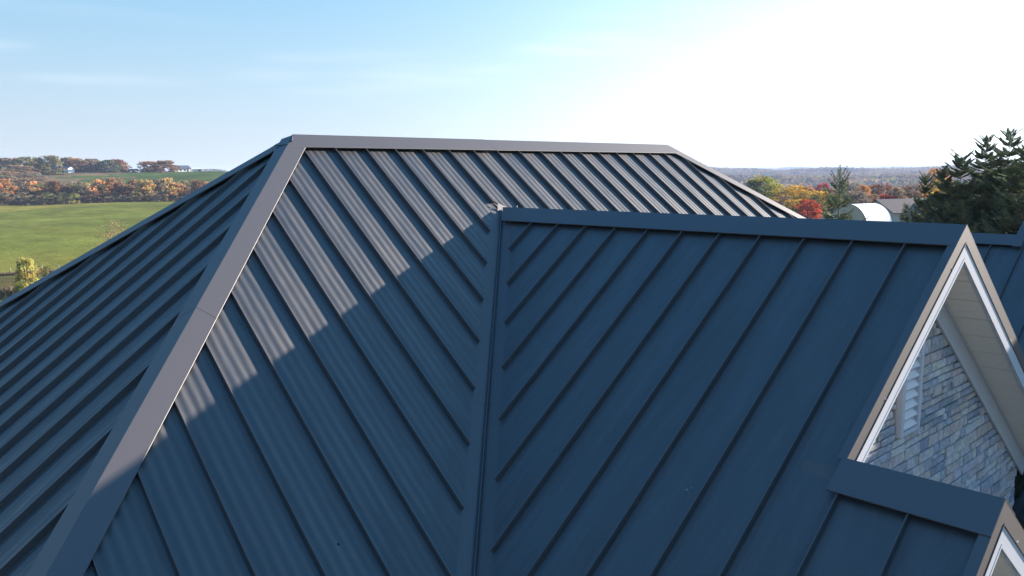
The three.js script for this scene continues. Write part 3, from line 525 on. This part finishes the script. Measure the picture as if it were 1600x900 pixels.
// pasture fence
{
  const f = thing('pasture_fence', 'wire fence on weathered posts between pasture and green field', 'fence');
  const pm = new THREE.MeshStandardMaterial({ color: rgb(0.34, 0.31, 0.27), roughness: 1 }), wm = new THREE.MeshStandardMaterial({ color: rgb(0.3, 0.3, 0.3), roughness: 0.5, metalness: 0.7 });
  const Q = []; for (let i = -1; i < 9; i++) { const P = spot(azOf(29.3 + 25.5 * i), 149); Q.push(P); mesh('post', new MB().tube(P.clone().add(V(0, -0.2, 0)), P.clone().add(V((i % 3) * 0.02, 1.25 + (i % 2) * 0.08, 0.02)), 0.075, 0.07, 7).geo(), pm, f); }
  for (const h of [0.45, 0.8, 1.12]) { const w = new MB(); for (let i = 0; i < Q.length - 1; i++) w.tube(Q[i].clone().add(V(0, h, 0)), Q[i + 1].clone().add(V(0, h, 0)), 0.006, 0.006, 3); mesh('wire', w.geo(), wm, f); }
}

// ---- buildings on the crest
function gableHouse(name, label, u, d, turn, w, l, wallH, roofH, wallC, roofC, o = {}) {
  const t = thing(name, label, o.cat || 'house'); t.position.copy(spot(azOf(u), d)); if (o.drop) t.position.y -= o.drop; t.rotation.y = -(AZ0 + azOf(u)) + turn;
  const wm = new THREE.MeshStandardMaterial({ color: rgb(...wallC), roughness: 0.8 }), rm = new THREE.MeshPhysicalMaterial({ color: rgb(...roofC), roughness: 0.9, specularIntensity: 0.2 }), gm = new THREE.MeshPhysicalMaterial({ color: rgb(0.03, 0.035, 0.045), roughness: 0.15 });
  const m = new MB(); m.box(-l / 2, l / 2, -2.5, wallH, -w / 2, w / 2);
  for (const s of [-1, 1]) { const tr = x => [V(x, wallH, -w / 2), V(x, wallH, w / 2), V(x, wallH + roofH - 0.05, 0)]; m.prism(tr(s * l / 2), tr(s * (l / 2 - 0.2))); }
  const wall = mesh('wall', m.geo(), wm, t), ov = 0.35, sl = roofH / (w / 2);
  for (const s of [-1, 1]) { const q = x => [V(x, wallH + roofH, 0), V(x, wallH - ov * sl, s * (w / 2 + ov)), V(x, wallH - ov * sl + 0.14, s * (w / 2 + ov)), V(x, wallH + roofH + 0.16, 0)]; mesh('roof', new MB().prism(q(-l / 2 - ov), q(l / 2 + ov)).geo(), rm, t); }
  for (const [x, y, ww, hh] of o.front || []) { const wn = mesh('window', new MB().box(x - ww / 2 - 0.08, x + ww / 2 + 0.08, y - 0.08, y + hh + 0.08, w / 2 + 0.003, w / 2 + 0.05).geo(), white, t); mesh('pane', new MB().box(x - ww / 2, x + ww / 2, y, y + hh, w / 2 + 0.051, w / 2 + 0.06).geo(), gm, wn); }
  for (const [z, y, ww, hh, s = -1] of o.end || []) { const X = s * l / 2; const wn = mesh('window', new MB().box(Math.min(X, X + s * 0.05), Math.max(X, X + s * 0.05), y - 0.08, y + hh + 0.08, z - ww / 2 - 0.08, z + ww / 2 + 0.08).geo(), white, t); mesh('pane', new MB().box(Math.min(X + s * 0.051, X + s * 0.06), Math.max(X + s * 0.051, X + s * 0.06), y, y + hh, z - ww / 2, z + ww / 2).geo(), gm, wn); }
  for (const [x, ww, hh] of o.door || []) mesh('door', new MB().box(x - ww / 2, x + ww / 2, 0, hh, w / 2 + 0.003, w / 2 + 0.06).geo(), o.doorMat || gm, t);
  return { t, wall, wm, rm, gm };
}
gableHouse('farmhouse', 'long white house with a blue grey roof on the skyline', 283, 672, 0.35, 8.5, 12.5, 2.5, 2.3, [0.80, 0.78, 0.74], [0.085, 0.10, 0.14], { front: [[-4, 0.9, 1.2, 1.1], [-1, 0.9, 1.2, 1.1], [2, 0.9, 1.2, 1.1]], end: [[0, 0.8, 1.6, 1.2, 1]], door: [[4.2, 1, 2.1]] });
gableHouse('outbuilding', 'small white flat looking building right of the blue roofed house', 309, 674, 0.1, 5, 7, 2.0, 0.9, [0.85, 0.85, 0.85], [0.60, 0.62, 0.65], { door: [[1.5, 2, 1.8]], cat: 'shed' });
gableHouse('garage', 'white garage under the trees on the crest', 107, 640, -0.9, 5, 8, 2.6, 1.2, [0.82, 0.82, 0.82], [0.25, 0.26, 0.28], { door: [[-1.5, 2.4, 2.0]], end: [[0, 0.9, 1, 1]], cat: 'garage' });
gableHouse('shed', 'low dark blue shed left of the white garage on the crest', 97, 645, 0.1, 5, 9, 2.2, 1.3, [0.10, 0.12, 0.17], [0.09, 0.10, 0.14], { door: [[-2, 2, 1.9]], cat: 'shed' });

// ---- right side: hoop barn, house, autumn trees
{
  const t = thing('hoop_barn', 'white fabric hoop barn with a tan end wall, behind the gable ridge', 'barn'), az = azOf(1347), d = 150;
  t.position.copy(spot(az, d)); t.rotation.y = -(AZ0 + az) - 0.62;
  const W = 3.9, HH = 5.45, L = 6.7, arc = (k, z, o = 0) => V(Math.cos(Math.PI * k) * -(W + o), Math.pow(Math.sin(Math.PI * k), 0.8) * (HH + o) - 0.2, z), m = new MB(), N = 28, e = new MB();
  for (let j = 0; j < 6; j++) for (let i = 0; i < N; i++) { const sag = q => -0.05 * Math.sin(q * Math.PI), z0 = L / 2 - L * j / 6, z1 = L / 2 - L * (j + 1) / 6, zm = (z0 + z1) / 2; m.quad(arc(i / N, z0), arc((i + 1) / N, z0), arc((i + 1) / N, zm, sag(0.5)), arc(i / N, zm, sag(0.5))); m.quad(arc(i / N, zm, sag(0.5)), arc((i + 1) / N, zm, sag(0.5)), arc((i + 1) / N, z1), arc(i / N, z1)); }
  mesh('fabric_cover', m.geo(true), new THREE.MeshPhysicalMaterial({ color: rgb(0.86, 0.86, 0.84), roughness: 0.7, side: THREE.DoubleSide }), t);
  for (let i = 0; i < N; i++) { e.tri(V(0, 0, L / 2 - 0.15), arc(i / N, L / 2 - 0.15, -0.06), arc((i + 1) / N, L / 2 - 0.15, -0.06)); e.tri(V(0, 0, -L / 2 + 0.15), arc((i + 1) / N, -L / 2 + 0.15, -0.06), arc(i / N, -L / 2 + 0.15, -0.06)); }
  const ew = mesh('end_wall', e.geo(), new THREE.MeshStandardMaterial({ color: rgb(0.52, 0.43, 0.33), roughness: 0.9, side: THREE.DoubleSide }), t);
  mesh('door', new MB().box(-1.5, 1.5, 0, 2.6, L / 2 - 0.14, L / 2 - 0.05).geo(), new THREE.MeshStandardMaterial({ color: rgb(0.38, 0.34, 0.28), roughness: 0.8 }), ew);
  const rim = new MB(); for (let i = 0; i < N; i++) rim.tube(arc(i / N, L / 2 + 0.02, 0.02), arc((i + 1) / N, L / 2 + 0.02, 0.02), 0.05, 0.05, 5); mesh('hoop', rim.geo(), new THREE.MeshStandardMaterial({ color: rgb(0.25, 0.25, 0.26), roughness: 0.5, metalness: 0.5 }), t);
}
gableHouse('shed', 'small white roofed shed left of the hoop barn', 1276, 140, 0.5, 3, 4, 1.9, 0.8, [0.8, 0.8, 0.8], [0.75, 0.76, 0.78], { door: [[0.5, 1, 1.8]], cat: 'shed', drop: 0.4 });
{
  const h = gableHouse('ranch_house', 'grey ranch house with a brown grey roof below the woods', 1423, 187, 0.85, 8.5, 18, 2.7, 2.35, [0.42, 0.39, 0.37], [0.135, 0.118, 0.115], { drop: -0.95, front: [[3.2, 0.9, 1.6, 1.3], [5.8, 0.9, 1.2, 1.3], [-0.9, 0.9, 1.3, 1.2]], end: [[-1.5, 0.9, 1.1, 1.2], [1.6, 0.9, 1.1, 1.2]], door: [[-4.9, 2.8, 2.3]] });
  const g = new MB(), q = z => [V(-2.6, 2.62, z), V(0.9, 2.62, z), V(-0.85, 4.1, z)]; g.prism(q(4.252), q(6.0)); g.box(-2.4, 0.7, -2.5, 2.615, 4.252, 5.9); mesh('porch_gable', g.geo(), h.wm, h.t);
  for (const s of [-1, 1]) { const k = z => [V(-0.85, 4.12, z), V(-0.85 + s * 2.0, 2.42, z), V(-0.85 + s * 2.0, 2.56, z), V(-0.85, 4.28, z)]; mesh('roof', new MB().prism(k(1.6), k(6.25)).geo(), h.rm, h.t); }
  const wn = mesh('window', new MB().box(-1.7, 0, 0.7, 2.3, 5.903, 5.95).geo(), white, h.t); mesh('pane', new MB().box(-1.6, -0.1, 0.8, 2.2, 5.951, 5.96).geo(), h.gm, wn);
}
const wood = [
  [1187, 275, 300, 'yellow', 54, 'roundest and tallest of the wood, rising beside the hip cap'], [1176, 284, 296, 'green', 34, 'dark green, touching the pale hip cap'], [1213, 290, 310, 'tan', 30, 'right of the tall yellow green one'], [1228, 294, 290, 'gold', 34, 'third from the hip'], [1243, 290, 315, 'gold', 36, 'broad golden one left of the red maple'], [1256, 297, 285, 'gold', 30, 'just above the red maple'],
  [1264, 312, 215, 'red', 34, 'round maple glowing red beside the hip end'], [1262, 291, 345, 'orange', 28, 'behind and above the red maple'], [1287, 287, 360, 'crimson', 26, 'highest dark red one'], [1283, 299, 270, 'gold', 34, 'left of the slender spruce'], [1298, 294, 300, 'olive', 32, 'directly behind the slender spruce'], [1274, 306, 250, 'olive', 26, 'right behind the red maple'],
  [1326, 286, 310, 'grey', 34, 'right of the slender spruce tip'], [1347, 290, 320, 'orange', 26, 'left of the broad rust brown crown'], [1340, 299, 270, 'grey', 40, 'above the hoop barn'], [1362, 302, 290, 'tan', 26, 'between the hoop barn and the grey house'], [1376, 288, 350, 'rust', 46, 'broad, behind the grey house'], [1388, 304, 240, 'red', 36, 'flat red crown just over the grey roof'], [1400, 293, 320, 'tan', 26, 'pale, over the middle of the grey roof'], [1414, 291, 345, 'mauve', 34, 'dark, behind the roof ridge of the grey house'], [1430, 287, 330, 'brown', 34, 'left of the spruces'], [1446, 292, 300, 'tan', 30, 'half hidden by the first spruce'],
  [1466, 264, 260, 'orange', 34, 'tall, seen between the spruces'], [1477, 280, 240, 'gold', 34, 'golden patch between the spruces'], [1305, 303, 240, 'olive', 30, 'low, behind the slender spruce trunk'], [1240, 312, 245, 'gold', 30, 'lowest by the hip end'], [1225, 306, 255, 'tan', 30, 'low, beside the hip'], [1500, 288, 320, 'gold', 40, 'hidden mostly behind the spruces'], [1540, 290, 320, 'olive', 40, 'right behind the tallest spruce'], [1585, 290, 320, 'gold', 40, 'at the right edge behind the spruces']];
for (const [u, v, d, k, w, where] of wood) tree('autumn_tree', u, v, d, k, words[k] + ' tree, ' + where, 'trees of the near wood at right', { set: CD, wide: w * 1.12, extra: 1.02 });

// ---- spruces: whorled boughs set with needled shoots
const needle = new THREE.MeshPhysicalMaterial({ color: rgb(0.150, 0.190, 0.108), vertexColors: true, roughness: 0.85, side: THREE.DoubleSide, transmission: 0.45, thickness: 0 });
function spruceGeo(seed, ht, base, o = {}) {
  const { gap = 0.30, low = 0.4, dens = 1, leader = 0.55 } = o, r = rng(seed), p = [], c = [], tw = new MB(), a = V(0, 0, 0), X = V(0, 0, 0), Y = V(0, 0, 0);
  const shoot = (P, d, len, wd, l) => {           // a bottle brush of flat needle fans
    X.set(-d.z, 0.01, d.x).normalize(); Y.crossVectors(d, X).normalize();
    const E = P.clone().addScaledVector(d, len), M = P.clone().addScaledVector(d, len * 0.45);
    for (let k = 0; k < 3; k++) { const an = k * 1.047 + r(), q = X.clone().multiplyScalar(Math.cos(an) * wd).addScaledVector(Y, Math.sin(an) * wd); const A = M.clone().add(q), B = M.clone().sub(q); p.push(P.x, P.y, P.z, A.x, A.y, A.z, E.x, E.y, E.z, P.x, P.y, P.z, E.x, E.y, E.z, B.x, B.y, B.z); for (let z = 0; z < 6; z++) c.push(l, l * (1 + 0.08 * (r() - 0.5)), l * (0.9 + 0.2 * r())); }
  };
  tw.tube(V(0, -0.5, 0), V(0, ht * 0.7, 0), 0.028 * ht * 0.5, 0.02, 7); tw.tube(V(0, ht * 0.7, 0), V(0, ht, 0), 0.02, 0.006, 5);
  shoot(V(0, ht - leader, 0), V(0.02, 1, 0.01).normalize(), leader, 0.022, 1.2);
  for (let y = ht - leader * 0.75, wh = 0; y > low; wh++) {
    const f = (ht - y) / ht, tp = leader > 1 ? 1 : Math.min(1, 0.62 + 2.2 * f), L = base * Math.pow(f, 0.78) * (0.82 + 0.3 * r()) + 0.16, n = leader > 1 ? (wh < 3 ? 5 : 7) : 8 + Math.floor(r() * 3);
    for (let i = 0; i < n; i++) {
      const an = i / n * 6.283 + r() * 0.7 + wh, len = L * (0.62 + 0.55 * r()), rise = wh < 4 ? (leader > 1 ? 1.35 : 0.6) - 0.15 * wh : 0.25 - 0.45 * f + 0.2 * r(), y0 = y + (r() - 0.5) * gap;
      const pt = k => V(Math.cos(an) * len * k, y0 + len * (rise * k - 0.42 * k * (1 - k) * (f > 0.25 ? 1 : 0) + 0.20 * k * k), Math.sin(an) * len * k);
      const lum = 0.6 + 0.8 * r(); let prev = pt(0.02);
      tw.tube(prev, pt(0.5), 0.012 + 0.006 * len, 0.010, 4); tw.tube(pt(0.5), pt(1), 0.010, 0.004, 3);
      const ns = Math.max(5, Math.round(len * 24 * dens * (2 - tp)));
      for (let s = 1; s <= ns; s++) {
        const k = 0.12 + 0.88 * s / ns, P = pt(k), D = pt(Math.min(1.02, k + 0.04)).sub(pt(k - 0.02)).normalize(), side = V(-D.z, 0, D.x).normalize();
        for (const q of [-1, 1]) {
          const sl = Math.min(0.75, 0.10 + (1 - k) * len * 0.42) * (0.7 + 0.5 * r()) * (leader > 1 ? Math.min(1, 0.45 + 3 * f) : tp), d = D.clone().multiplyScalar(0.75).addScaledVector(side, q * (0.75 + 0.2 * r())).add(V(0, 0.10 * (r() - 0.6) - (f > 0.3 ? 0.16 : -0.1), 0)).normalize();
          shoot(P, d, sl, (0.017 + 0.009 * r()) * (0.4 + 0.6 * tp), lum * (0.8 + 0.4 * r()));
          if (sl > 0.22) for (let z = 0; z < Math.round(sl * 14); z++) { const kk = 0.2 + 0.75 * r(), d2 = d.clone().addScaledVector(V(-d.z, 0, d.x), (r() < 0.5 ? -1 : 1) * 0.8).add(V(0, (r() - 0.6) * 0.35, 0)).normalize(); shoot(P.clone().addScaledVector(d, sl * kk), d2, 0.08 + 0.13 * r(), 0.017, lum * (0.8 + 0.45 * r())); }
        }
        if (r() < 0.5) shoot(P, D.clone().add(V(0, 0.5, 0)).normalize(), (0.10 + 0.1 * r()) * tp, 0.018 * tp, lum * 1.1);
      }
      shoot(pt(0.9), pt(1).sub(pt(0.9)).normalize(), 0.22 * tp, 0.016, lum * 1.15);
    }
    y -= gap * (0.8 + 0.5 * r()) * (wh < 4 ? 1.15 : 1);
  }
  const g = new THREE.BufferGeometry(); g.setAttribute('position', new THREE.Float32BufferAttribute(p, 3)); g.setAttribute('color', new THREE.Float32BufferAttribute(c, 3)); g.computeVertexNormals();
  return [g, tw.geo()];
}
function spruce(name, u, vTop, d, geo, gh, label, group, turn, sx = 1) {
  const az = azOf(u), P = spot(az, d), ht = look(u, vTop).tan * d - ground(az, d), t = thing(name, label, 'spruce', group), k = ht / gh;
  t.position.copy(P); t.rotation.y = turn; t.scale.set(k * sx, k, k * sx);
  mesh('trunk', geo[1], bark, t); mesh('crown', geo[0], needle, t); return t;
}
{
  const A = spruceGeo(5, 9, 2.5, { gap: 0.29, low: 1.2, leader: 0.4 }), B = spruceGeo(9, 7.2, 2.3, { gap: 0.27, low: 1.0, leader: 0.4 }), C = spruceGeo(21, 7.4, 1.7, { gap: 0.40, low: 0.8, leader: 1.25, dens: 0.6 });
  const G = 'spruces behind the wing roof';
  spruce('spruce', 1573, 203, 36, A, 9, 'tallest spruce, its tip highest in the frame', G, 0.4);
  spruce('spruce', 1537, 212, 38, A, 9, 'second tallest spruce, just left of the tallest', G, 2.1, 0.9);
  spruce('spruce', 1500, 239, 35, B, 7.2, 'middle spruce with a bent open tip', G, 1.2, 0.95);
  spruce('spruce', 1474, 262, 36, B, 7.2, 'low spruce between the left one and the middle one', G, 3.3, 0.8);
  spruce('spruce', 1446, 270, 37, B, 7.2, 'leftmost spruce of the group, beside the grey house', G, 5.0, 0.62);
  spruce('spruce', 1604, 224, 34, B, 7.2, 'rightmost spruce, cut by the frame edge', G, 2.7, 1.0);
  spruce('slender_spruce', 1312, 254, 50, C, 7.4, 'slender open spruce with a long bare leader in front of the hoop barn', null, 0.9, 1.05);
  spruce('young_spruce', 1418, 318, 62, B, 7.2, 'small young spruce in front of the ranch house', null, 1.9, 0.62);
}
// dark evergreen at the corner of the stone wall
{
  const t = thing('arborvitae', 'nearly black evergreen shrub at the corner of the stone wall', 'shrub'), r = rng(404), p = [], c = [];
  t.position.set(5.62, 0, 5.55);
  for (let i = 0; i < 9000; i++) { const y = 0.1 + 3.15 * r(), rad = 0.62 * Math.pow(Math.max(0.02, 1 - y / 3.35), 0.32) * Math.sqrt(0.45 + 0.55 * r()), an = r() * 6.283, x = Math.cos(an) * rad, z = Math.sin(an) * rad, s = 0.03 + 0.03 * r(), tw = an + 0.8 * (r() - 0.5), l = 0.6 + 0.7 * r(), ux = Math.cos(tw) * s * 0.5, uz = Math.sin(tw) * s * 0.5;
    p.push(x - uz, y, z + ux, x + uz, y, z - ux, x + ux * 1.3, y + s * 3.2, z + uz * 1.3); for (let k = 0; k < 3; k++) c.push(l, l, l); }
  const g = new THREE.BufferGeometry(); g.setAttribute('position', new THREE.Float32BufferAttribute(p, 3)); g.setAttribute('color', new THREE.Float32BufferAttribute(c, 3)); g.computeVertexNormals();
  mesh('trunk', new MB().tube(V(0, -0.1, 0), V(0, 2.9, 0), 0.06, 0.02, 6).geo(), bark, t); mesh('crown', g, new THREE.MeshStandardMaterial({ color: rgb(0.018, 0.026, 0.015), vertexColors: true, roughness: 1, side: THREE.DoubleSide }), t);
}

// ---- far woods on the hills, one mass past counting
{
  const geo = crownGeo(905, { n: 16, leaves: 7, leaf: 0.16, wide: 0.5, low: 0.05 }), r = rng(31), P = [], M = new THREE.Matrix4(), Q = new THREE.Quaternion(), cols = ['brown', 'grey', 'olive', 'tan', 'brown', 'olive', 'grey', 'mauve', 'brown', 'green', 'rust'];
  const put = (az, d) => { const p = spot(az, d), h = 11 + 9 * r(); P.push([p, h, h * (0.75 + 0.5 * r())]); };
  for (let i = 0; i < 19000; i++) { const az = (11 + 22 * r()) / DEG, d = Math.sqrt(700 * 700 + r() * (3350 * 3350 - 700 * 700)), m = noise.noise(az * DEG * 0.6, d * 0.012, 5); if (d > 900 && Math.abs(m) > 0.46) continue; put(az, d); }
  for (let i = 0; i < 2600; i++) { const az = (11 + 22 * r()) / DEG, d = 460 + 400 * r(); put(az, d); }
  for (let i = 0; i < 5000; i++) { const az = (11 + 22 * r()) / DEG, d = 5600 + 2200 * r(); put(az, d); }
  for (let i = 0; i < 9000; i++) { const az = (-17 + 28.5 * r()) / DEG, near = 470 + 3200 * Math.pow(Math.max(0, -az * DEG - 11) / 6, 2), d = Math.sqrt(near * near + r() * Math.max(0, 3350 * 3350 - near * near)); put(az, d); }
  for (let i = 0; i < 1500; i++) { const az = (-12 + 23 * r()) / DEG, d = 430 + 260 * r(); put(az, d); }
  const im = new THREE.InstancedMesh(geo, new THREE.MeshPhysicalMaterial({ vertexColors: true, specularIntensity: 0.1, transmission: 0.35, thickness: 0, roughness: 1, side: THREE.DoubleSide }), P.length);
  P.forEach(([p, h, w], i) => { Q.setFromAxisAngle(V(0, 1, 0), r() * 6.28); M.compose(p, Q, V(w, h, w)); im.setMatrixAt(i, M); const pn = noise.noise(p.x / 140, p.z / 190, 3), q = Math.floor((pn * 0.9 + 0.5 + 0.35 * (r() - 0.5)) * cols.length), c = PAL[cols[Math.max(0, Math.min(cols.length - 1, q))]], k = (0.8 + 0.35 * r()) * (1 + 0.7 * noise.noise(p.x / 75, p.z / 110, 9)); im.setColorAt(i, rgb(c[0] * k, c[1] * k, c[2] * k)); });
  im.name = 'distant_woods'; im.userData.kind = 'stuff'; tag(im, 'autumn woods covering the distant hills in haze', 'woods'); shadows(im); scene.add(im);
}

renderer.render(scene, camera);
